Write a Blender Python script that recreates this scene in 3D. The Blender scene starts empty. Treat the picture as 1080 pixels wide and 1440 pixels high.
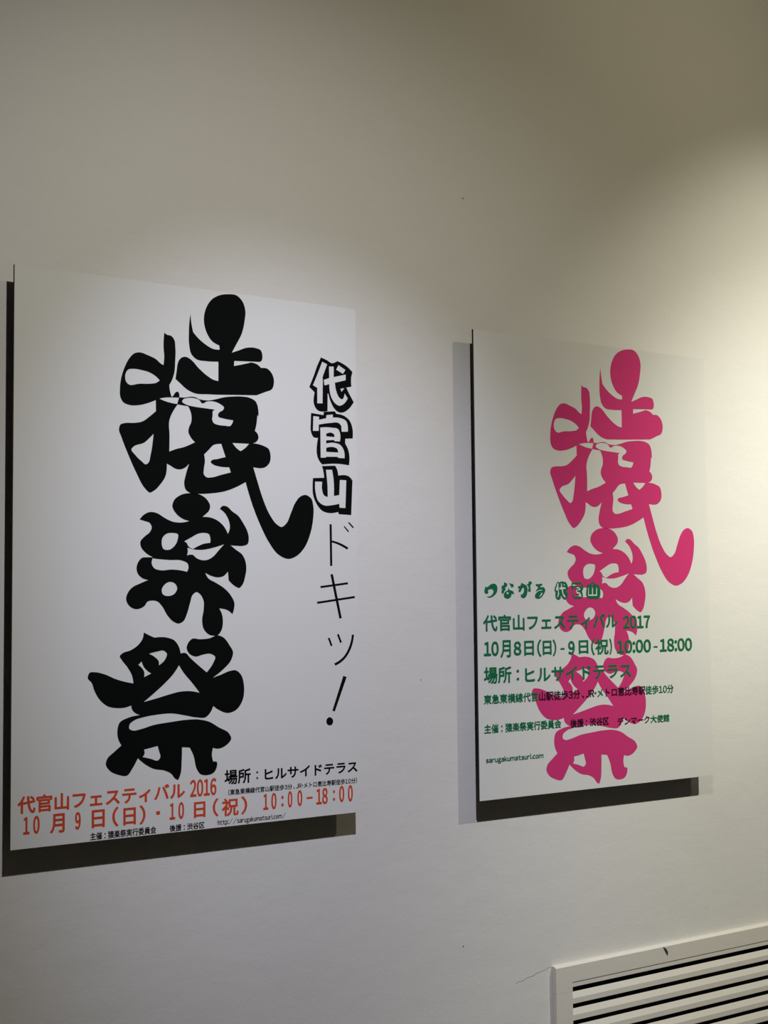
import bpy, bmesh, math, random
from mathutils import Vector, Matrix

ROOT = bpy.context.scene
COL = ROOT.collection
ZT = 2.05            # height of the posters' top edge above the floor
GAP = 0.040          # the print faces stand this far off the wall

# ---------------------------------------------------------------- camera
def add_camera():
    f = 1988.6
    yaw, pitch, roll = 0.6061, 0.0643, -0.0095
    fw = Vector((math.sin(yaw)*math.cos(pitch), math.cos(yaw)*math.cos(pitch), math.sin(pitch)))
    r = Vector((math.cos(yaw), -math.sin(yaw), 0)); u = r.cross(fw)
    r2 = math.cos(roll)*r + math.sin(roll)*u
    u2 = -math.sin(roll)*r + math.cos(roll)*u
    cam = bpy.data.cameras.new('camera')
    cam.sensor_fit = 'VERTICAL'; cam.sensor_height = 36.0; cam.lens = f/1440*36.0
    cam.clip_start = 0.05
    o = bpy.data.objects.new('camera', cam); COL.objects.link(o)
    m = Matrix((r2, u2, -fw)).transposed().to_4x4()
    m.translation = Vector((-0.8780, -2.4145-GAP, -0.6089+ZT))
    o.matrix_world = m
    ROOT.camera = o
add_camera()

# ---------------------------------------------------------------- world, exposure, lamps
w = bpy.data.worlds.new('World'); ROOT.world = w; w.use_nodes = True
bg = w.node_tree.nodes['Background']; bg.inputs[0].default_value = (1, .86, .68, 1); bg.inputs[1].default_value = 0.0
vs = ROOT.view_settings
vs.view_transform = 'Standard'; vs.look = 'None'; vs.gamma = 1.0; vs.use_curve_mapping = False
vs.exposure = 0.0

def spot(name, loc, aim, power, colour, size, blend, radius=.022):
    l = bpy.data.lights.new(name, 'SPOT'); l.energy = power; l.color = colour
    l.spot_size = math.radians(size); l.spot_blend = blend; l.shadow_soft_size = radius
    o = bpy.data.objects.new(name, l); COL.objects.link(o); o.location = loc
    d = Vector(aim) - Vector(loc); o.rotation_euler = d.to_track_quat('-Z', 'Y').to_euler()
    return o
LA, LB, LC = (0.0, -1.72, ZT+1.12), (2.18, -1.72, ZT+1.15), (3.5, -1.72, ZT+1.15)
def track_light(name, loc, aim, rgb, size, blend):
    m = max(rgb); spot(name, loc, (aim[0], 0, ZT+aim[1]), m/.02533, [c/m for c in rgb], size, blend)
track_light('track_light_beam', LA, (.69, -.77), (2.959, 3.08, 3.90), 38.06, 1.0)    # narrow beam and wide spill of one lamp
track_light('track_light_spill', LA, (.56, -.89), (1.74, 1.665, 1.50), 82.0, 1.0)
track_light('track_light_beam', LB, (2.36, -1.34), (5.55, 5.52, 4.90), 63.0, 1.0)
track_light('track_light_spill', LB, (1.0, -.4), (.895, .787, .513), 137.3, 1.0)
track_light('track_light_beam', LC, (2.18, -.04), (5.004, 4.770, 3.861), 34.08, 1.0)

# ---------------------------------------------------------------- materials
def mat(name, col, rough=.6, spec=.3, bump=None, vary=None):
    m = bpy.data.materials.new(name); m.use_nodes = True
    nt = m.node_tree; b = nt.nodes['Principled BSDF']
    b.inputs['Base Color'].default_value = (*col, 1); b.inputs['Roughness'].default_value = rough
    b.inputs['Specular IOR Level'].default_value = spec
    tc = nt.nodes.new('ShaderNodeTexCoord')
    if vary:
        scale, amt = vary
        n = nt.nodes.new('ShaderNodeTexNoise'); n.inputs['Scale'].default_value = scale; n.inputs['Detail'].default_value = 4
        mx = nt.nodes.new('ShaderNodeMix'); mx.data_type = 'RGBA'
        nt.links.new(tc.outputs['Object'], n.inputs['Vector']); nt.links.new(n.outputs['Fac'], mx.inputs[0])
        mx.inputs[6].default_value = (*[c*(1-amt) for c in col], 1); mx.inputs[7].default_value = (*[min(1, c*(1+amt)) for c in col], 1)
        nt.links.new(mx.outputs[2], b.inputs['Base Color'])
    last = None
    for scale, dist, stretch in (bump or []):
        n = nt.nodes.new('ShaderNodeTexNoise'); n.inputs['Scale'].default_value = scale; n.inputs['Detail'].default_value = 5
        mp = nt.nodes.new('ShaderNodeMapping'); mp.inputs['Scale'].default_value = stretch
        nt.links.new(tc.outputs['Object'], mp.inputs[0]); nt.links.new(mp.outputs[0], n.inputs['Vector'])
        bp = nt.nodes.new('ShaderNodeBump'); bp.inputs['Distance'].default_value = dist; bp.inputs['Strength'].default_value = 1
        nt.links.new(n.outputs['Fac'], bp.inputs['Height'])
        if last: nt.links.new(last.outputs[0], bp.inputs['Normal'])
        last = bp
    if last: nt.links.new(last.outputs[0], b.inputs['Normal'])
    return m
M = {
 'wall': mat('white wall paint', (.748, .740, .719), .75, .2, bump=[(11, .0012, (1, 1, 1.6)), (170, .00030, (1, 1, 1)), (2.5, .003, (1, 1, 1.4))], vary=(3, .012)),
 'ceiling': mat('ceiling paint', (.5, .485, .46), .9, .1, vary=(2, .02)),
 'dim': mat('far wall paint', (.52, .505, .48), .8, .2, vary=(3, .012)),
 'floor': mat('grey floor', (.16, .15, .14), .6, .3, vary=(4, .1)),
 'panel': mat('printed white face', (.735, .740, .730), .75, .2, vary=(1.5, .004)),
 'edge': mat('dark panel edge', (.018, .016, .013), .7, .2, vary=(20, .1)),
 'batten': mat('standoff metal', (.05, .045, .04), .7, .2, vary=(20, .1)),
 'black': mat('black ink', (.0035, .0045, .0038), .8, .05, vary=(4, .03)),
 'red': mat('red ink', (.64, .070, .026), .7, .1, vary=(4, .02)),
 'pink': mat('magenta ink', (.64, .042, .195), .7, .1, vary=(4, .02)),
 'green': mat('green ink', (.008, .168, .072), .7, .1, vary=(4, .02)),
 'overprint': mat('ink over magenta', (.030, .006, .022), .7, .1, vary=(4, .02)),
 'vent': mat('vent paint', (.73, .70, .64), .55, .3, bump=[(60, .0004, (1, 1, 1))], vary=(14, .02)),
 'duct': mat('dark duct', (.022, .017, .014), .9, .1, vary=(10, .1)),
 'chip': mat('paint chip', (.05, .045, .04), .9, .1, vary=(200, .4)),
}

# ---------------------------------------------------------------- helpers
def link(name, me, m, parent=None, loc=None):
    o = bpy.data.objects.new(name, me); COL.objects.link(o)
    if m is not None:
        me.materials.clear(); me.materials.append(m)
    if parent: o.parent = parent
    if loc: o.location = loc
    return o
def box(bm, x0, x1, y0, y1, z0, z1):
    g = bmesh.ops.create_cube(bm, size=1)
    for v in g['verts']:
        v.co = Vector((x0+(v.co.x+.5)*(x1-x0), y0+(v.co.y+.5)*(y1-y0), z0+(v.co.z+.5)*(z1-z0)))
    return g['verts']
def done(bm, name, bevel=0, seg=2):
    if bevel:
        bmesh.ops.bevel(bm, geom=bm.edges[:], offset=bevel, segments=seg, profile=.6, affect='EDGES')
    bmesh.ops.recalc_face_normals(bm, faces=bm.faces[:])
    me = bpy.data.meshes.new(name); bm.to_mesh(me); bm.free(); return me
def boxmesh(name, *a, bevel=0):
    bm = bmesh.new(); box(bm, *a); return done(bm, name, bevel)
def structure(name, me, m):
    o = link(name, me, m); o['kind'] = 'structure'; return o
def tag(o, label, cat, group=None):
    o['label'] = label; o['category'] = cat
    if group: o['group'] = group

# ---------------------------------------------------------------- room shell
X0, X1, YF, ZC = -3.2, 6.0, -5.2, 3.45
VX0, VX1, VZ1, VZ0 = 1.271, 2.56, ZT-1.428, ZT-1.428-.375       # outer size of the vent frame
HX0, HX1, HZ1, HZ0 = VX0+.02, VX1-.02, VZ1-.02, VZ0+.02         # hole in the wall behind it
def wall_with_hole():
    bm = bmesh.new()
    xs = (X0, HX0, HX1, X1); zs = (0, HZ0, HZ1, ZC)
    V = {}
    for y in (0, .12):
        for i, x in enumerate(xs):
            for k, z in enumerate(zs): V[i, y, k] = bm.verts.new((x, y, z))
    for i in range(3):
        for k in range(3):
            if (i, k) == (1, 1): continue
            for y in (0, .12): bm.faces.new([V[i, y, k], V[i+1, y, k], V[i+1, y, k+1], V[i, y, k+1]])
    for a, b in (((1, 1), (2, 1)), ((2, 1), (2, 2)), ((2, 2), (1, 2)), ((1, 2), (1, 1)), ((0, 0), (3, 0)), ((3, 0), (3, 3)), ((3, 3), (0, 3)), ((0, 3), (0, 0))):
        if abs(a[0]-b[0]) == 3 or abs(a[1]-b[1]) == 3: continue
        bm.faces.new([V[a[0], 0, a[1]], V[b[0], 0, b[1]], V[b[0], .12, b[1]], V[a[0], .12, a[1]]])
    return done(bm, 'wall_back')
wall = structure('wall_back', wall_with_hole(), M['wall'])
structure('floor', boxmesh('floor', X0, X1, YF, .12, -.1, 0), M['floor'])
structure('ceiling', boxmesh('ceiling', X0, X1, YF, .12, ZC, ZC+.1), M['ceiling'])
structure('wall_left', boxmesh('wall_left', X0-.1, X0, YF, .12, 0, ZC), M['dim'])
structure('wall_right', boxmesh('wall_right', X1, X1+.1, YF, .12, 0, ZC), M['dim'])
structure('wall_front', boxmesh('wall_front', X0, X1, YF-.1, YF, 0, ZC), M['dim'])

# small filled nail holes and a hairline crack in the paint
def disc(x, z, r, name, parent=None, m=None, y=-.0006, n=9, seed=1):
    rnd = random.Random(seed); bm = bmesh.new()
    f = [bm.verts.new((x+r*rnd.uniform(.8, 1.1)*math.cos(t*2*math.pi/n), y, z+r*rnd.uniform(.8, 1.1)*math.sin(t*2*math.pi/n))) for t in range(n)]
    b = [bm.verts.new((v.co.x, y+.0005, v.co.z)) for v in f]
    bm.faces.new(f); bm.faces.new(b[::-1])
    for i in range(n): bm.faces.new([f[i], f[(i+1) % n], b[(i+1) % n], b[i]])
    return link(name, done(bm, name), m or M['chip'], parent)
disc(1.046, ZT+.293, .0017, 'nail_hole', wall)
disc(.915, ZT-.773, .0016, 'nail_hole', wall, seed=3, m=mat('filled hole', (.42, .41, .39), .9, .1, vary=(200, .2)))
disc(1.02, ZT-1.348, .0015, 'nail_hole', wall, seed=5, m=M['chip'])
def crack(pts, name, parent, y=-.0004, wd=.0009, m=None):
    bm = bmesh.new(); n = len(pts)
    T = [(x, z+wd*(1-abs(2*i/(n-1)-1)*.6)) for i, (x, z) in enumerate(pts)]
    L = [(x, z) for x, z in pts]
    a = [bm.verts.new((x, y, z)) for x, z in T]; b = [bm.verts.new((x, y, z)) for x, z in L]
    a2 = [bm.verts.new((x, 0, z)) for x, z in T]; b2 = [bm.verts.new((x, 0, z)) for x, z in L]
    for i in range(n-1):
        bm.faces.new([a[i], a[i+1], b[i+1], b[i]]); bm.faces.new([a[i], a[i+1], a2[i+1], a2[i]]); bm.faces.new([b[i], b[i+1], b2[i+1], b2[i]])
    return link(name, done(bm, name), m or M['chip'], parent)
crack([(1.165+.0104*i, VZ1-.022+.0021*i+.0012*math.sin(i*2.3)) for i in range(11)], 'hairline_crack', wall, wd=.0007, m=mat('crack', (.22, .20, .18), .9, .1, vary=(60, .3)))

# ---------------------------------------------------------------- print data, millimetres from a poster's top left corner (x right, z up; * = corner)
MONKEY = [
  '428.8,-4.1 448.8,-4.4 461.7,-15 467.9,-32.3 466.3,-52.1 459.6,-79 448.5,-99.6 440.5,-113.4 437.5,-118.5* 452.2,-112.9 470.5,-105.7 490.9,-104.4 502.1,-107.6 506.1,-118.7 503.9,-128.8 490.8,-131.6* 443,-134.3* 442.2,-144.4* 463.1,-139 480.8,-133.8* 494.5,-136.8 503,-143* 516.9,-143.1 528.1,-153 532.2,-167.5 528,-182.6 511.1,-190.5 492.4,-198.2* 451.9,-200.6 387,-204.3 355.2,-204.2 341.3,-198.9 323.9,-186.1 316.3,-180.4* 318.4,-166 323.9,-143.4 327.4,-139.3 337.8,-135.8 346.5,-138.8 365.8,-155.6 383.5,-168.4 397.8,-175.3 407.8,-176.7* 407.9,-139* 380,-140.3 360.6,-138.5 350.1,-129.9 345.2,-112.9 344.5,-87.5 345.9,-65 348,-51.4* 350.1,-71 353.6,-86.5* 360.6,-93.8 380.1,-107.9 397.9,-115.2 410.8,-115.2* 410.1,-107.2* 394.3,-100.1 383.7,-86.7 376.6,-60.1 382,-35.4 394.5,-17.9 412.5,-7.7',
  '292.9,-93.4* 298,-97 306.6,-98.3 313.5,-104.9 315.9,-118.9 315.6,-147.3 313.5,-169.6 308.4,-184.2 303.2,-193.1* 304.9,-204.9 308.2,-215.6* 311.2,-213 315.7,-206.6 320.5,-204.1 323.4,-206.8 324.3,-214.6* 336.4,-214.3 342.7,-212.9 350,-211.7 358.2,-212.2 366.4,-215.2 372.8,-216.1 387.6,-216.3* 402.4,-212.7 419.2,-207.8 443.7,-204.1 459.2,-203 477.6,-204.5 490.5,-210.7 495.3,-221.2 495.9,-239.1 495.6,-238 491.5,-257.9 488.4,-269* 495,-275.3 496.3,-283 490.5,-291.1 483.8,-293.5* 506.1,-296.9 519.5,-303.2 523.5,-314.8 521.2,-330.6 512.6,-338.8 484.5,-340.9* 494.6,-370.8 505.6,-401.5 523.3,-436.1 536.8,-451.4 548,-456.6 559.4,-448.9 568.7,-430.9 580.3,-406.9 591.9,-394.6 603.5,-391 617.4,-397.7 622.4,-413.5 621.8,-437.4 614.5,-469.4 600.4,-497.3 581.9,-514.1 563.6,-519.8 541,-511.8 518.6,-486.8 500.9,-456.1 483.4,-417.8 472.4,-387.2 467.2,-370.8* 448.4,-380.4 422.4,-390.2 392.4,-395.5 362.8,-397.4 348.1,-396.8 337.7,-390.4 334.4,-379.2 337.7,-362.1 344.8,-340.7* 335.6,-349 325.3,-352.5 314.9,-351.1 304.6,-345.6 298.1,-342.9* 297.7,-356.4 295.6,-365.9 284.2,-383.1 272.1,-394.7 263.2,-398.8 253.9,-391.7 235.9,-362.9 219.9,-330.5 206,-298.2 200.9,-283.8 204,-274.4 211.9,-271.4 231.7,-269.7 247.7,-266.1 263.8,-254.6 275.6,-244.8* 275.3,-223.8* 262.4,-229.4 242.3,-235.5 222.4,-237 209.1,-232.4 203.2,-222.1 202.5,-209.8 205.7,-185 212.3,-165.9 222.2,-148 232.1,-138.7 242.1,-136.2 258.9,-140 275.9,-146.2 286.1,-153.8 291.2,-155.8* 292.6,-140 291.2,-121.3 291.9,-102.3',
  '213,-185.9 214,-178.1 218.9,-170.9 230.5,-168.3 245.5,-169.2 262.4,-172.4 275.9,-179.1 283.4,-185.7* 275.9,-191 265.8,-193.3 242.2,-195.3 219,-197.8 215,-193.5',
  '282.7,-220.5* 293.4,-217.7 308.5,-216.3 323.6,-215.5* 319.8,-227.9* 305.8,-226.6 295.1,-224.4',
  '330.1,-222.7 332.8,-217.9 340,-215.2 350,-213.8 360,-214.7 366.4,-216.7 369.2,-219.8 371.4,-222.6* 376.5,-222.3 380.2,-219.8 389.4,-217.5 402.4,-218.2 413.6,-222.4 420.1,-227.8 418.2,-232.1 409.8,-237.7 407,-242 407.9,-246.1 417.2,-248.8 430.4,-250.5 440.2,-251.2* 437.9,-257.5 434.1,-262.3 421,-262.8 406,-262.1 396.8,-258.5 394.4,-252.9 395.3,-244.5 395.9,-236.1 400.5,-233* 376.5,-231.7 354.5,-230.3 342.7,-228.7 334.6,-226',
  '320.7,-228.8* 342.8,-230.6* 349.1,-244.2 349.5,-259.4 344,-273 343.2,-278.7 348.2,-289.8 357.4,-298.7* 333.6,-309.5 317,-314.2 303.4,-319.5* 303.8,-288.7 303.4,-260.5 308.7,-247',
  '270.7,-288* 268.7,-305.7 264.7,-328.2 259.9,-343.3 255.9,-346.1 245.8,-340.3 233.8,-329.8 225.9,-319.2 229.8,-314.5 251.8,-305.5 261.9,-296.8',
  '376.8,-321.3* 386.1,-312.4 396.8,-302.2 414,-298.6* 418.2,-310.6 423.4,-323.8* 405.3,-328.6 392.5,-332.3 390.8,-335 394.6,-338.7 409.6,-342.9 431.1,-343.4* 434.6,-353.3* 413.8,-358.8 392.4,-364.7 381.8,-364.8 376.3,-359.7 376.3,-349 378.5,-333.7',
  '438.6,-295.6* 475,-295.1* 466.2,-304.2 456.5,-310.5* 448.6,-306.3']
MUSIC = [
  '349.9,-396.7 369.2,-399.2 383.8,-408.9 389.6,-420.3 387,-429.2 378.9,-436.7 373.4,-441.2* 391.9,-442.4 408.2,-449 419.7,-458.9 427.9,-472.5* 431.9,-463.1 431.9,-454.3 426.3,-439.7 419.7,-431.1 410.5,-425* 416.5,-418.9 424.7,-419.3 438,-429.1 449.6,-436.2 461.3,-450.6 471.3,-468.1 473.9,-479.9 471.2,-491.7 461.1,-495.4 447.7,-495.6 433.8,-494.7* 444.4,-502.4 459.4,-512.5 466,-524.2 468.3,-538.9 465.9,-553.7 459.2,-571.3 452.5,-577.1 444.2,-574.2 429.3,-562.5* 427.7,-545.6* 417.8,-554.4 406.3,-556.7 391.7,-553.9 378.7,-548.2* 385.2,-558.2 401.4,-566.9 421,-578.5 434.2,-591.7 441.8,-606.3 440.7,-618 437.4,-627.6* 427.5,-620.2 408.8,-616.2* 414.4,-626.4 416.6,-640.9 413.3,-658.3 406.1,-666.8 396.3,-668 388.2,-666.4 375.3,-654.7 372.1,-637.4 375.4,-617.3 374.8,-600.1 367.4,-588.5 360.3,-584.7 353,-589 346.6,-605.6 340.2,-625.5 332.3,-639.7 322.8,-643.8 311.8,-639.9 299.3,-627.9 288.4,-610.8 279.1,-602.2 268.3,-600.2 259.1,-602.1 252.9,-609.9 236.2,-615.9 222.6,-610.2 215.9,-597.6 219.5,-585.1 228.5,-575.4 243.7,-568.4 260.5,-561.9* 248.3,-558.6 239.1,-550.2 236.6,-539 240.6,-527.7 248.2,-520.6 257.4,-519.7 270.6,-519.8* 255.9,-512.1 245.1,-499.6 244.2,-491.1 252.7,-481.1 263.5,-472.4 267.2,-463.9 263.5,-456 252.7,-452.3 242.6,-449.5* 249.6,-441.7 263.4,-435.1 277.4,-436.6 293,-444.8 308.6,-451.5 327.6,-453.3 345.1,-450* 330.7,-445.8 316.5,-435.5 309.6,-422.8 313.3,-411.3 327.6,-400.7',
  '296.1,-476 311.8,-473.4 321.2,-475.5 320.6,-485.6 313.4,-498.5 302.4,-505.2 291.4,-503.7 287.7,-493.2 289.9,-481.8',
  '334.5,-488.7* 349.8,-480.7 362.7,-474.1 375.6,-471.8 386.9,-474.2 389.8,-481.4 389.5,-490.7* 375.6,-492.7 362.7,-497.8 353,-502.8* 345,-499.5 339.6,-491.5*',
  '341.2,-500.7* 356.2,-503.9 375.5,-504 395,-500.2 419.6,-493.1* 408.1,-504.4 395,-517.6 382,-523.6 370.7,-523.7 359.4,-519.5 353,-514.3 345,-513.9 340.3,-515.4* 341.9,-508.2',
  '269.1,-521.5* 267.3,-531.7 272.8,-540.1 283.7,-543.5 308.6,-542.2 324.4,-543.3 340.2,-546.3* 343.4,-538.3 341.8,-531.1 330.7,-525.5 305.5,-524.3 283.7,-523.1',
  '304,-565.5 314.9,-568.4 319.7,-576.9 314.9,-586.9 300.8,-591.9 289.9,-588.2 287.7,-581.1 293,-571.2']
FESTIVAL = [
  '251.4,-658.8* 260.4,-663.5 272.8,-668.9* 299,-669.5 314.3,-675.4 322.9,-686.4 327,-699.7* 336.6,-699.1 346.9,-708.6 381.7,-737.1* 395.7,-719.5 400,-708.7 388.7,-702.1 374.7,-703.2 357.3,-706.5 345.2,-700.9 339.3,-689.9 343.5,-679.1 350.4,-673.1 367.8,-674.1 388.8,-672.4 404.7,-667.4 417.1,-671.4 431.3,-687.5 438.5,-700.3 434.8,-714.4 416.9,-732.7 395,-747.5* 409.8,-743.4 431.2,-736.3 443.7,-735.2 456.3,-745.1 461.7,-761.1 462.7,-773.8 458,-795.7 445.3,-810.8 427.4,-816.2 409.7,-810.6 395.6,-801.5* 388.5,-814.2 379.8,-821.5 360.6,-821.1 336.5,-816.1 309.2,-811 278.9,-811.6 252.3,-814.7 232.6,-819.7 223.4,-826.7 222.8,-834.1 227.7,-837.4 245.8,-836.3 268.9,-830.7 305.9,-826.7 336.5,-824.4 367.6,-825.5 388.5,-831.3 406.1,-841.6 430.9,-857.1 434.1,-865.1 425.5,-875.5 406,-882.6 394.7,-880.3* 392.6,-895.1 395.4,-906.1* 403.1,-907.6 403.1,-916 397.1,-926.4 381.4,-930.7 367.5,-927.2 360.5,-917.5 353.7,-892.4 345.8,-876.5* 329.7,-874.9* 329,-899.9 325.6,-927.1 321.1,-934.7 316,-932.4 307.6,-922.7 294.1,-915.6 272.4,-911 255.8,-902.2 239.9,-889.1* 229.5,-906.3 218.8,-918.9 200.3,-916 184.2,-907.4 176.8,-895.1 179.4,-886.4 193.8,-874 207.3,-863.6* 201.1,-852.2 199.4,-834.2 203.3,-822.5 219.5,-814.5 244.1,-810.4* 234.2,-806.2 227.6,-798.4 226.6,-792.3* 212.9,-795.6 196.7,-795.4 180.6,-791.6 164.6,-778.9 155,-763.7 148.6,-747.2 141.6,-739.5 145.4,-729.3 154.9,-728.8 174,-733.3 196.6,-743.1 216.1,-748.9 230.8,-751.9* 227.5,-736.7 219.3,-722.9 206.9,-707.5 203.6,-701.4 207.8,-697 225.8,-690.9 242.2,-679.8 249.5,-669.4',
  '323.5,-721.8* 333.1,-736 350.3,-755.1 366.6,-775* 350.3,-771.5 326.3,-771.1 302.5,-775.6 278.9,-781.2 251.6,-786.9* 272.2,-771.8 295.7,-753 312.6,-736.8',
  '262.1,-698.5* 278.8,-695 292.3,-693.9 298.4,-699.5 295.7,-708.7 282.2,-720.5* 281.5,-712.8 273.8,-705',
  '240.6,-718.5* 247.2,-712.3* 250.5,-720.9 257.2,-728.7 266.5,-735.1* 252.2,-741.3* 252.2,-731.6 247.2,-723.9',
  '252.4,-874* 265.7,-871.9 279.7,-869.2* 282.3,-878.4 285,-890.7 280.7,-895.6 265.7,-891.8 249.2,-887.3* 253.1,-882.5']
DAI = [
  '642.8,-109* 657.6,-113.7 669,-118.5 682.2,-113* 692.1,-115.9 708.7,-124 719.3,-132.8* 716.2,-143.9 716.3,-163.1* 703.8,-166.1* 711.3,-178.9 721.8,-195.2* 707.9,-211.1 694.2,-218.4 685.2,-218.5 674.8,-212.2 666.5,-200.1 660.1,-182* 658.3,-181.7* 657.7,-217.9* 633.1,-217.1 627.3,-210.5 626.9,-181.6* 614.4,-171.7* 624.8,-149 633.8,-126.7',
  '645.7,-117.6* 657.6,-121.6* 645.5,-151* 646.9,-150.9* 645.9,-202.8* 633.2,-203.8* 633.5,-172.2* 623.2,-167.5* 635.2,-141.8',
  '662,-126* 673.4,-125* 673.2,-146.7* 702.5,-139.1* 702.4,-150.9* 676.1,-158.2* 679.6,-176.2 687,-188.4 693,-191 699.7,-178.5* 707.2,-188.1* 698.9,-199 686.8,-204.9 677.8,-201.8 668.9,-192.3 663.1,-175 662.6,-162.3* 650.7,-165.8* 649.3,-154.5* 662.4,-149.6*',
  '685.2,-120.9* 702,-129.7* 695.9,-138.4* 679.3,-130.9*',
  '689.5,-169.6* 699.2,-167.5* 692.2,-175.7*']
KAN = [
  '618.4,-224.4* 647.8,-226.7* 648.8,-219.8* 675.3,-217.2* 679.2,-222* 698.7,-225.3 712.2,-235.1 718.2,-250 718.6,-270.4* 700.4,-272* 700,-281.7* 707.1,-294 710.3,-309.1 709,-326.3* 682.8,-324.5 644.1,-327.6* 636.8,-320.4 634.2,-274.1* 623.9,-273 618.1,-263.8 617.4,-243.8',
  '623.6,-230.3* 637.4,-230.7* 636.8,-237* 654.3,-232.6* 655.2,-226.2* 670.2,-223.9* 670.7,-230.2* 689.6,-230.2 703.1,-235.7 706.7,-245.6 706.6,-257.1* 691.5,-258.1* 691,-246.6* 686.5,-241.8 662.6,-242.1 636.4,-247.1* 636.3,-259.7* 622.5,-260.5*',
  '640.2,-252.4* 668.4,-251.1 683.4,-253.5 687.8,-262.1 687.1,-278.6* 674.2,-278.6* 672.7,-276.2* 653.9,-278* 653.9,-284.3* 674.2,-281.9 689.1,-286.1 696.5,-295.9 698.5,-312.3* 684.4,-312.5* 679.9,-310.2* 653.7,-311.5* 653.1,-313.3* 640.6,-314*',
  '654.3,-264.1* 668.3,-262 673.7,-265.5 673.7,-270* 654.3,-269.7*',
  '654.1,-293.1* 671.1,-290.9 680.6,-294.2 683,-301.2* 654,-301.4*']
YAMA = [
  '643.5,-330.9* 675.2,-328.6* 680.3,-337.2 682.6,-348.5* 709.6,-349.9 717.2,-357.2* 713.4,-428.4* 683.4,-427.5* 681.3,-423* 658.1,-425.7 643.3,-421.6 630.2,-408.3 621.6,-388.6 620.8,-373.7 621.8,-356.2* 648.3,-354.5* 646.9,-342.5',
  '652.9,-338* 667.7,-337.3* 671.1,-356.6 671.7,-390.6* 684.6,-388.3* 686.4,-357.2* 702,-357.3* 699.4,-414.4* 685,-414.1* 684.4,-406* 667.1,-409.6 646.4,-410.2 634.7,-403.1 627.5,-383.4 627,-362.9* 643.8,-362.7* 643.7,-380.3 648,-390.1 656.9,-393.1* 656.2,-367.3']
DO = [
  '660.6,-448.5* 661.3,-532.9* 666.6,-532.8* 665.9,-448.3*',
  '664.7,-484.8* 681.4,-489.5 703,-499.3* 705.8,-495* 683.6,-485.5 666.2,-481.1*',
  '705.6,-444.3* 716.9,-455.2* 719.6,-453.1* 707.8,-442.6*',
  '694.5,-452.3* 705.3,-463.5* 707.8,-461.7* 696.4,-450.9*']
KI = [
  '661.9,-550.1* 682.5,-639.4* 688.5,-638.5* 667.8,-549.1*',
  '638.5,-577.6* 704.4,-569.9* 703.8,-565.8* 637.8,-573.5*',
  '630.2,-609.1* 720.9,-598* 720.1,-593.9* 629.5,-605*']
TSU = [
  '654.6,-678.5* 661.5,-694.7* 665.8,-693.4* 658.9,-677.2*',
  '676.6,-671.5* 683.9,-688.6* 688.3,-687.4* 681,-670.2*',
  '712.4,-672.2* 710.4,-683.9 704.9,-698.4 694.3,-714.1 682.2,-723.6 669.3,-729.5* 672.3,-734* 685.8,-727.6 699,-717 710.2,-700.3 715.8,-685 717.7,-672.8*']
BANG = [
  '691.1,-755.1* 664.2,-823.8* 670.2,-825.7* 699.2,-757.7*',
  '665.9,-845.1 664.8,-849.2 661.6,-852 657.7,-852.9 653.9,-851.5 650.7,-848.4 649.7,-844.2 650.8,-840.2 654,-837.4 657.9,-836.4 661.7,-837.8 664.9,-840.9']
PRINT_A = [
  ("代官山フェスティバル", 12.3, -939.4, 335.8, -970.3, "r"),
  ("2016", 346.1, -936.9, 402.1, -969.6, "rn"),
  ("10", 22.8, -975.4, 52.9, -1007.1, "rn"),
  ("月", 71.9, -975.3, 99.2, -1009.6, "r"),
  ("9", 118.4, -975.8, 129.4, -1007.4, "rn"),
  ("日", 150.0, -975.3, 175.3, -1007.7, "r"),
  ("(", 189.6, -973.2, 202.0, -1009.0, "r"),
  ("日", 211.3, -977.2, 236.2, -1008.8, "r"),
  (")", 243.3, -974.8, 255.5, -1010.3, "r"),
  ("■", 276.8, -988.5, 284.7, -995.5, "r"),
  ("10", 304.0, -976.0, 334.0, -1007.7, "rn"),
  ("日", 354.3, -978.8, 378.6, -1008.7, "r"),
  ("(", 394.0, -975.3, 406.1, -1009.9, "r"),
  ("祝", 413.4, -977.4, 449.8, -1011.6, "r"),
  (")", 455.2, -976.2, 468.5, -1011.3, "r"),
  ("10", 503.8, -975.5, 533.8, -1007.7, "rn"),
  (":", 544.2, -982.9, 549.8, -1004.0, "r"),
  ("0", 559.1, -975.2, 569.6, -1007.6, "rn"),
  ("0", 581.0, -975.0, 592.5, -1006.9, "rn"),
  ("-", 602.4, -990.5, 616.4, -994.4, "r"),
  ("18", 624.7, -975.7, 652.0, -1007.9, "rn"),
  (":", 664.1, -981.7, 669.2, -1003.5, "r"),
  ("0", 678.9, -974.6, 691.3, -1007.6, "rn"),
  ("0", 699.9, -974.8, 711.9, -1008.2, "rn"),
  ("場所", 419.2, -924.1, 476.5, -952.4, "k"),
  ("：", 488.7, -931.5, 493.0, -946.5, "kn"),
  ("ヒルサイドテラス", 507.2, -928.2, 723.6, -950.2, "k"),
  ("（東急東横線代官山駅徒歩3分、JR・メトロ恵比寿駅徒歩10分）", 427.2, -961.1, 722.5, -972.6, "k"),
  ("主催：猿楽祭実行委員会", 146.9, -1017.1, 276.8, -1032.0, "k"),
  ("後援：渋谷区", 304.0, -1019.3, 376.6, -1033.8, "k"),
  ("http://sarugakumatsuri.com/", 404.5, -1018.6, 554.5, -1033.5, "k")]
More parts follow.
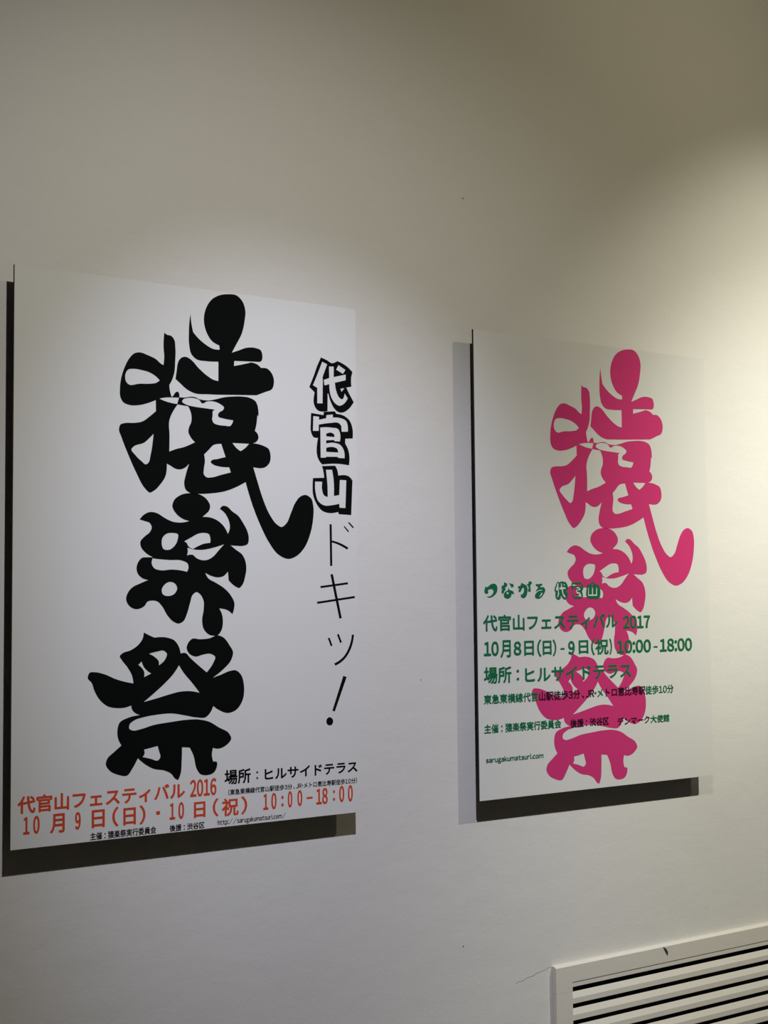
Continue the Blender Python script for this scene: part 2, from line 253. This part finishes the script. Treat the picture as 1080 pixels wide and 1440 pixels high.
PRINT_B = [
  ("代官山フェスティバル", 15.5, -627.2, 417.9, -663.1, "g"),
  ("2017", 435.0, -633.8, 523.5, -664.9, "gn"),
  ("10", 16.5, -685.0, 58.3, -717.1, "gn"),
  ("月", 62.9, -682.9, 92.6, -721.2, "g"),
  ("8", 100.7, -686.6, 122.8, -717.8, "gn"),
  ("日", 131.0, -685.8, 159.4, -719.0, "g"),
  ("(", 168.8, -683.5, 181.3, -722.7, "g"),
  ("日", 185.1, -686.9, 211.5, -719.0, "g"),
  (")", 215.1, -684.5, 225.7, -722.5, "g"),
  ("-", 238.5, -704.6, 250.3, -708.3, "g"),
  ("9", 261.5, -689.1, 281.7, -720.4, "gn"),
  ("日", 293.7, -688.4, 323.3, -719.5, "g"),
  ("(", 332.1, -685.5, 343.2, -723.9, "g"),
  ("祝", 345.4, -686.3, 386.8, -722.8, "g"),
  (")", 389.5, -685.9, 397.7, -724.0, "g"),
  ("10:00", 413.5, -690.8, 524.2, -722.2, "gn"),
  ("-", 533.6, -707.7, 546.4, -711.1, "g"),
  ("18:00", 553.9, -690.6, 664.0, -722.2, "gn"),
  ("場所", 15.5, -740.4, 93.5, -777.0, "g"),
  ("：", 107.7, -748.8, 115.3, -772.6, "gn"),
  ("ヒルサイドテラス", 132.3, -745.9, 458.0, -778.3, "g"),
  ("東急東横線代官山駅徒歩3分、JR・メトロ恵比寿駅徒歩10分", 14.6, -800.0, 597.1, -821.0, "s"),
  ("主催：猿楽祭実行委員会", 14.6, -864.2, 236.3, -883.9, "g"),
  ("後援：渋谷区", 263.9, -866.4, 383.3, -885.2, "d"),
  ("デンマーク大使館", 410.4, -870.1, 580.8, -888.6, "s2"),
  ("sarugakumatsuri.com", 18.1, -935.0, 182.3, -950.0, "g")]
B_TSU = [
  '22.9,-565.6 21.9,-569.9 20.4,-574.2 22.6,-580 28.1,-581 31.3,-578.9 30.1,-575 32,-572.1 36.6,-571.1 42.2,-570.7 45.3,-573.6 45.4,-578.6 41.9,-583.2 34.5,-586.9 27.1,-586.7* 30.8,-588.9 40,-588.7 48.4,-584.4 55,-577.9 57,-570 55.3,-563.5 49.8,-559.5 42.4,-559.5 35.9,-562.1 32.1,-564.9 27.5,-567.1']
B_NA = [
  '76,-556.3* 80.1,-557 84.9,-560.6 85.2,-562.8 80.5,-567.2 78.5,-569.3 80.4,-571.5 75.6,-576.3 74.2,-580.2 71.8,-580.9 68.5,-577.6 69.1,-574.4 71.5,-572.2 68.2,-569.3 70.1,-567.1 68.7,-564.2 74.9,-562.8',
  '89.1,-557.4* 94.7,-559.2 101.3,-559.9 103.5,-565.7 100.2,-566.5 96.8,-567.5* 94.7,-562.8',
  '89.8,-567.9* 91.1,-573 96.3,-574 101.9,-576.6 104.3,-581.5 99.9,-581.7 97.5,-580.3 96.1,-586.1 90.3,-591.1 84.7,-592.1 78.1,-589.6 74.9,-585.2 76.3,-579.9 80.3,-576.1 86.9,-573.7 87.9,-570.8',
  '89.2,-579.8 88.3,-581.7 85.8,-582.5 83.4,-581.7 82.5,-579.8 83.4,-577.9 85.9,-577 88.3,-577.9']
B_GA = [
  '126.1,-557* 130.8,-559.2 135.6,-561.1 139.9,-563.1* 143.1,-568.7 142.9,-577.5 139.8,-586.3 135,-590.4 127.3,-590.3 124.1,-586.9 124,-582.6* 128.4,-582.6 132.3,-578.2 133.4,-572.4 132.6,-567.2* 127.7,-569.4 124.8,-574.5 121.8,-577.7 118.1,-576.7 118.1,-572.3 121,-570.1 116.3,-568.7 116,-565.7 123.1,-563.6',
  '147.2,-554.8 154.9,-555.2 156.8,-557.7 152.8,-561.4 151.8,-565.8 152.6,-571.7 151.9,-576.8 147.7,-576.8 144.7,-573.8* 146.9,-568.7 145.7,-564.3 141.1,-560.8 146.1,-559.9']
B_RU = [
  '167.4,-559.6* 175.1,-560.4 183.9,-559.2 187.8,-561.1 181.8,-565.1 180.8,-567.3 188.6,-566.6 194.4,-570.3 195.3,-575.5 191.2,-582.1 186.2,-588 179.3,-592.1 170.5,-592.3 165.8,-589.4 165.3,-584.9 169.9,-579.1 176.7,-575.4 184.5,-574.7 189.4,-573.2* 186.5,-572.5 178.7,-572.5 170.9,-575.4 168,-576.9* 169,-573.9 174,-568.8 175,-565.8 171.1,-565.1',
  '184.4,-578.8 181.4,-583.5 178.4,-587.2 177.4,-589.4 181.3,-587.2 186.3,-582.8 187.4,-579.1']
B_DAI = [
  '232.8,-554.3* 237.5,-556.1 242.3,-554.3 251.1,-554.7 258.2,-556.7 262.1,-562.1 264.4,-568.7* 262.6,-573.5 258.6,-576.4 264,-581.9 263.1,-586.6 259,-593.2 254.9,-595.6* 248.6,-592.5 244.7,-588.3 240.9,-582.4* 240.6,-593.1 235,-595.7 229.5,-593.6 226.4,-589.4 226.4,-577.5* 223.3,-574 224.5,-569.2 228.7,-560.9',
  '233,-557.5* 236.4,-556.9* 235.7,-565.6 234.9,-588.3 232.8,-590.1* 231.2,-589.5* 231.6,-574 228.4,-575.2* 227.2,-572.2*',
  '243.1,-557.3* 245.9,-557.3* 246.8,-566.3* 257.2,-566.6* 257.9,-571.1* 249.1,-571.6* 252,-582.4 257.5,-586.6* 256.3,-589.6 253.4,-590.8* 248,-584.8 244.6,-572.6* 237.5,-571.6* 237.6,-567.8* 242.8,-566.6*',
  '250.2,-558.7* 254.5,-559.3* 256,-562.7* 252.2,-563.6*']
B_KAN = [
  '275,-560.9* 276.7,-556.7 283.1,-557.3 290.5,-555.5 297.7,-556.1 307.4,-558.5 311.4,-564.5 310.4,-571.8* 307,-576.6 308.5,-581.4 309.1,-589.9 305,-593.2 292,-593.4 282.3,-592.7 278.4,-587.3 277.9,-572.9 274.8,-568.1',
  '277.1,-559.9* 289.5,-560.5 305.5,-559.9* 307.3,-563.9* 306.1,-566.3* 299.2,-564.9 283,-564.5 280.5,-565.7 277.8,-563.1*',
  '281.3,-568.7* 289.4,-566.7 297.5,-566.7 302,-569.9 302.2,-573.9* 292.4,-574.4* 292.4,-577.5* 298.8,-577.8 302.8,-580.8 305.1,-586.2 304.7,-589.3* 298.6,-589.2 282.4,-589.1* 280.5,-581.3',
  '285.7,-569.8* 297.1,-570.1* 297,-572* 285.7,-572.2*',
  '286.3,-581.9* 298.7,-582.4* 298.7,-584.5* 286.2,-584.1*']
B_YAMA = [
  '334.5,-557.3* 339.5,-554.6 345.2,-556 347.6,-560.3* 355,-560.9 360.7,-564.6 363,-570.7 361.7,-590.2 359.1,-593.2 342.6,-593.7 326.2,-593 322.2,-590 322.8,-565.7 323.7,-561.5 328.6,-560.3 333.9,-560.9*',
  '338.3,-557.3* 342.2,-557.3* 341.5,-583.4* 350.3,-583.4* 351.6,-564.6* 354.9,-565.2* 354.3,-587.4* 325.5,-587.3* 326.1,-565.7* 328.5,-564.5* 328.9,-583.3* 337.6,-583.4*']

def parse(s):
    out = []
    for t in s.split():
        c = t.endswith('*'); a, b = t.rstrip('*').split(',')
        out.append((float(a)/1000, float(b)/1000, c))
    return out
def smooth(pts, n=5):
    """closed Catmull-Rom through the points; straight tangents break at the corners"""
    N = len(pts); out = []
    for i in range(N):
        p0, p1, p2, p3 = pts[i-1], pts[i], pts[(i+1) % N], pts[(i+2) % N]
        a, b = Vector(p1[:2]), Vector(p2[:2]); d = (b-a).length
        if p1[2] and p2[2]: out.append(tuple(a)); continue
        def tan(q0, q1, q2):
            d0 = (Vector(q1[:2])-Vector(q0[:2])).length; d1 = (Vector(q2[:2])-Vector(q1[:2])).length
            if d0 < 1e-7 or d1 < 1e-7: return Vector((0, 0))
            v0 = (Vector(q1[:2])-Vector(q0[:2]))/d0; v1 = (Vector(q2[:2])-Vector(q1[:2]))/d1
            return (v0*d1+v1*d0)/(d0+d1)
        t1 = tan(p0, p1, p2)*d if not p1[2] else None
        t2 = tan(p1, p2, p3)*d if not p2[2] else None
        if t1 is None: t1 = (b-a)*1.5-t2*.5
        if t2 is None: t2 = (b-a)*1.5-t1*.5
        for k in range(n):
            t = k/n; t3, tt = t**3, t*t
            v = a*(2*t3-3*tt+1)+t1*(t3-2*tt+t)+b*(-2*t3+3*tt)+t2*(t3-tt)
            out.append((v.x, v.y))
    return out
def filled(name, loops, parent, m, lift, f=lambda x, z: (x, z), sub=5):
    cu = bpy.data.curves.new(name, 'CURVE'); cu.dimensions = '2D'; cu.fill_mode = 'BOTH'
    for s in loops:
        pts = smooth(parse(s), sub)
        sp = cu.splines.new('POLY'); sp.points.add(len(pts)-1); sp.use_cyclic_u = True
        for q, (x, z) in zip(sp.points, pts):
            x, z = f(x, z); q.co = (x, z, 0, 1)
    tmp = bpy.data.objects.new('tmp', cu); COL.objects.link(tmp)
    dg = bpy.context.evaluated_depsgraph_get(); dg.update()
    me = bpy.data.meshes.new_from_object(tmp.evaluated_get(dg)); bpy.data.objects.remove(tmp); bpy.data.curves.remove(cu)
    me.transform(Matrix(((1, 0, 0, 0), (0, 0, 1, -lift), (0, 1, 0, 0), (0, 0, 0, 1))))
    me.name = name
    return link(name, me, m, parent)
def wide(ch):
    """ASCII letters and digits as their full-width twins, which are drawn in the gothic face"""
    return chr(ord(ch)+0xFEE0) if 33 <= ord(ch) <= 126 else ch
CACHE = {}
def glyph(ch):
    if ch not in CACHE:
        cu = bpy.data.curves.new('t', 'FONT'); cu.body = ch; cu.size = 1; cu.resolution_u = 4
        cu.dimensions = '2D'; cu.fill_mode = 'BOTH'
        tmp = bpy.data.objects.new('tmp', cu); COL.objects.link(tmp)
        dg = bpy.context.evaluated_depsgraph_get(); dg.update()
        me = bpy.data.meshes.new_from_object(tmp.evaluated_get(dg)); bpy.data.objects.remove(tmp); bpy.data.curves.remove(cu)
        CACHE[ch] = ([tuple(v.co[:2]) for v in me.vertices], [tuple(p.vertices) for p in me.polygons])
        bpy.data.meshes.remove(me)
    return CACHE[ch]
def compose(s, gap=.12):
    """list of (vertices, faces) per character: CJK on a full body, Latin letters set by their own width"""
    out = []; x = 0
    for ch in s:
        if ch in ' \u3000': x += .35 if ch == ' ' else 1.0; out.append(([], [])); continue
        vs, fs = glyph(wide(ch))
        if ch.isascii() or ch in '：（）、・':
            a0 = min(v[0] for v in vs); a1 = max(v[0] for v in vs)
            g = gap if ch.isascii() else {'：': .75, '、': .45}.get(ch, .09)
            vs = [(v[0]-a0+x+g/2, v[1]) for v in vs]; x += a1-a0+g
        else:
            vs = [(v[0]+x, v[1]) for v in vs]; x += 1.0
        out.append((vs, fs))
    return out
def lettering(name, s, x0, z1, x1, z0, parent, m, lift, heavy=.35, gap=.12, runs=None):
    """one line of print, fitted to its measured width and height (mm); `heavy` mm thickens the strokes"""
    L = compose(s, gap); xs = [v[0] for vs, _ in L for v in vs]; zs = [v[1] for vs, _ in L for v in vs]
    a0, a1, b0, b1 = min(xs), max(xs), min(zs), max(zs); h = heavy
    fx = lambda x: (x-a0)/(a1-a0)*(x1-x0-2*h)+x0+h; fz = lambda z: (z-b0)/(b1-b0)*(z1-z0-2*h)+z0+h
    n = 6
    off = [(0, 0)]+[(h*math.cos(k*2*math.pi/n), h*math.sin(k*2*math.pi/n)) for k in range(n)] if h else [(0, 0)]
    for i0, i1, mm in (runs or [(0, len(s), m)]):
        V = []; F = []
        for q, (dx, dz) in enumerate(off):
            for vs, fs in L[i0:i1]:
                k = len(V)
                V += [((fx(x)+dx)/1000, -lift-.000012*q, (fz(z)+dz)/1000) for x, z in vs]
                F += [tuple(k+i for i in f) for f in fs]
        me = bpy.data.meshes.new(name); me.from_pydata(V, [], F)
        o = link(name, me, mm, parent); o['label'] = mm.name.replace(' ink', ' lettering').replace('lettering over magenta', 'dark lettering over magenta').replace('ink over magenta', 'dark lettering over magenta')

# ---------------------------------------------------------------- posters
def poster(x, z, wd, ht, label):
    root = bpy.data.objects.new('poster_board', None); COL.objects.link(root)
    root.location = (x, -GAP, ZT+z); tag(root, label, 'poster', None)
    T = .0055
    bm = bmesh.new(); box(bm, 0, wd, 0, T, -ht, 0)
    me = done(bm, 'board', .0003, 1)
    o = link('board', me, M['edge'], root)
    face = boxmesh('printed_face', .0002, wd-.0002, -.0004, .0001, -ht+.0002, -.0002)
    link('printed_face', face, M['panel'], root)
    for xx in (.07, wd-.07):
        for zz in (-.07, -ht+.07):
            g = bmesh.new(); bmesh.ops.create_cone(g, cap_ends=True, segments=20, radius1=.009, radius2=.009, depth=GAP-T-.001)
            bmesh.ops.rotate(g, verts=g.verts[:], matrix=Matrix.Rotation(math.pi/2, 3, 'X')); bmesh.ops.translate(g, verts=g.verts[:], vec=(xx, (GAP+T-.001)/2, zz))
            link('standoff', done(g, 'standoff'), M['batten'], root)
    return root
L1, L2, L3 = .0006, .0009, .0012

pa = poster(0, 0, .728, 1.031, 'white poster board on the left with big black brush lettering and red dates')
for n, d in (('brush_character', MONKEY), ('brush_character', MUSIC), ('brush_character', FESTIVAL)):
    filled(n, d, pa, M['black'], L1)
for d in (DAI, KAN, YAMA): filled('outlined_character', d, pa, M['black'], L1)
for d in (DO, KI, TSU, BANG):
    # the strokes of one letter overlap: fill each on its own, then join into the letter's mesh
    parts = [filled('slogan_letter', [s], pa, M['black'], L1+.00004*i) for i, s in enumerate(d)]
    bm = bmesh.new()
    for p in parts: bm.from_mesh(p.data)
    for p in parts[1:]: bpy.data.objects.remove(p)
    bm.to_mesh(parts[0].data); bm.free()
for s, x0, z1, x1, z0, k in PRINT_A:
    if z0 < -1029.2: z1, z0 = z1-.6*(1029.2+z0), -1029.2      # keep the last line on the board
    small = (z1-z0) < 18
    wide_digits = s == '10' and k[0] == 'r'
    lettering('lettering', s, x0, z1, x1, z0, pa, M['red'] if k[0] == 'r' else M['black'], L1,
              heavy=1.0 if k[0] == 'r' and s != '-' else 0 if s == '-' else .8 if not small else .28 if s[0] in '（h' else .36,
              gap=.45 if wide_digits else .12)

pb = poster(1.0387, -.0095, .7285, 1.0270, 'white poster board on the right with magenta brush lettering under green text')
SX, SZ = ((1.0978, -0.00374146), (1.0915, 0.00319875))
fm = lambda x, z: (SX[0]*x+SX[1], SZ[0]*z+SZ[1])
for d in (MONKEY, MUSIC, FESTIVAL): filled('brush_character', d, pb, M['pink'], L1, fm)
for d in (B_TSU, B_NA, B_GA, B_RU): filled('slogan_letter', d, pb, M['green'], L3, sub=3)
for d in (B_DAI, B_KAN, B_YAMA): filled('outlined_character', d, pb, M['green'], L3, sub=3)
G, O = M['green'], M['overprint']
for s, x0, z1, x1, z0, k in PRINT_B:
    runs = None
    if k == 's': runs = [(0, 7, G), (7, 16, O), (16, 18, G), (18, 24, O), (24, len(s), G)]   # the letters standing on magenta come out dark
    if k == 's2': runs = [(0, 5, O), (5, len(s), G)]
    small = (z1-z0) < 25
    lettering('lettering', s, x0, z1, x1, z0, pb, O if k == 'd' else G, L3,
              heavy=0 if s == '-' else .4 if s[0] == 's' else .5 if small else 1.35 if k == 'gn' else 1.0, gap=.10, runs=runs)

# ---------------------------------------------------------------- wall vent
vent = bpy.data.objects.new('air_vent', None); COL.objects.link(vent); vent.location = (VX0, 0, VZ1)
tag(vent, 'white louvred air vent low in the wall below the right poster', 'vent')
VW, VH, PR = VX1-VX0, VZ1-VZ0, .014
RL, ST = .0395, .049
def top_rail():
    # a U turned down: the rail runs into short ears above both stiles; its upper front edge is rounded and catches the light
    bm = bmesh.new(); E = -.0600
    out = [(0, 0), (VW, 0), (VW, E), (VW-ST, E), (VW-ST, -.0400), (ST, -.0400), (ST, E), (0, E)]
    f = [bm.verts.new((x, -PR, z-(.0035 if z == 0 else 0))) for x, z in out]
    b = [bm.verts.new((x, 0, z)) for x, z in out]
    t = [bm.verts.new((x, -PR+.0055, 0)) for x in (0, VW)]
    bm.faces.new([f[0], f[1], f[4], f[5]]); bm.faces.new([f[0], f[5], f[6], f[7]]); bm.faces.new([f[1], f[2], f[3], f[4]])
    bm.faces.new([f[0], f[1], t[1], t[0]]); bm.faces.new([t[0], t[1], b[1], b[0]])
    for i in range(2, 7): bm.faces.new([f[i], f[i+1], b[i+1], b[i]])
    bm.faces.new([f[7], f[0], t[0], b[0], b[7]]); bm.faces.new([f[1], f[2], b[2], b[1], t[1]])
    return done(bm, 'top_rail')
link('top_rail', top_rail(), M['vent'], vent)
link('side_stile', boxmesh('side_stile', 0, ST, -PR, 0, -VH+RL, -.0605, bevel=.0006), M['vent'], vent)
link('side_stile', boxmesh('side_stile', VW-ST, VW, -PR, 0, -VH+RL, -.0605, bevel=.0006), M['vent'], vent)
link('bottom_rail', boxmesh('bottom_rail', 0, VW, -PR, 0, -VH, -VH+RL-.0004, bevel=.0020), M['vent'], vent)
link('inner_border', boxmesh('inner_border', ST+.0002, VW-ST-.0002, -PR+.0015, .03, -.0515, -.0408, bevel=.0006), M['vent'], vent)
bm = bmesh.new()
S = [(-PR+.001, 0.0), (-PR+.001, .0118), (-PR+.0070, .0242), (-PR+.0085, .0245), (-PR+.0085, .0230), (-PR+.0035, .0010)]
ring = []
for x in (ST+.0002, VW-ST-.0002): ring.append([bm.verts.new((x, y, z)) for y, z in S])
n = len(S)
for i in range(n): bm.faces.new([ring[0][i], ring[0][(i+1) % n], ring[1][(i+1) % n], ring[1][i]])
bm.faces.new(ring[0]); bm.faces.new(ring[1][::-1])
slat = done(bm, 'slat')
z = -.0885; first = None
while z > -VH+RL+.002:
    o = link('slat', slat, M['vent'] if first is None else None, vent, (0, 0, z)); first = o; z -= .0372
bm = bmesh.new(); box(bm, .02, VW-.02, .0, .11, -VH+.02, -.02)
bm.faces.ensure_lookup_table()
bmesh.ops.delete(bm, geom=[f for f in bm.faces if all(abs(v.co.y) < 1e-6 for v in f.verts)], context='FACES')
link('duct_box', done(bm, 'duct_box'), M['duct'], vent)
pts = [(.338, -.003), (.3475, -.0085), (.3535, -.0165), (.3525, -.0255), (.3470, -.0190), (.3415, -.0100)]
bm = bmesh.new(); fr = [bm.verts.new((x, -PR-.0008, z)) for x, z in pts]; bk = [bm.verts.new((x, -PR, z)) for x, z in pts]
bm.faces.new(fr)
for i in range(len(pts)): bm.faces.new([fr[i], fr[(i+1) % 6], bk[(i+1) % 6], bk[i]])
c = link('paint_chip', done(bm, 'paint_chip'), M['chip'], vent); c['label'] = 'dark chip in the paint of the top rail'
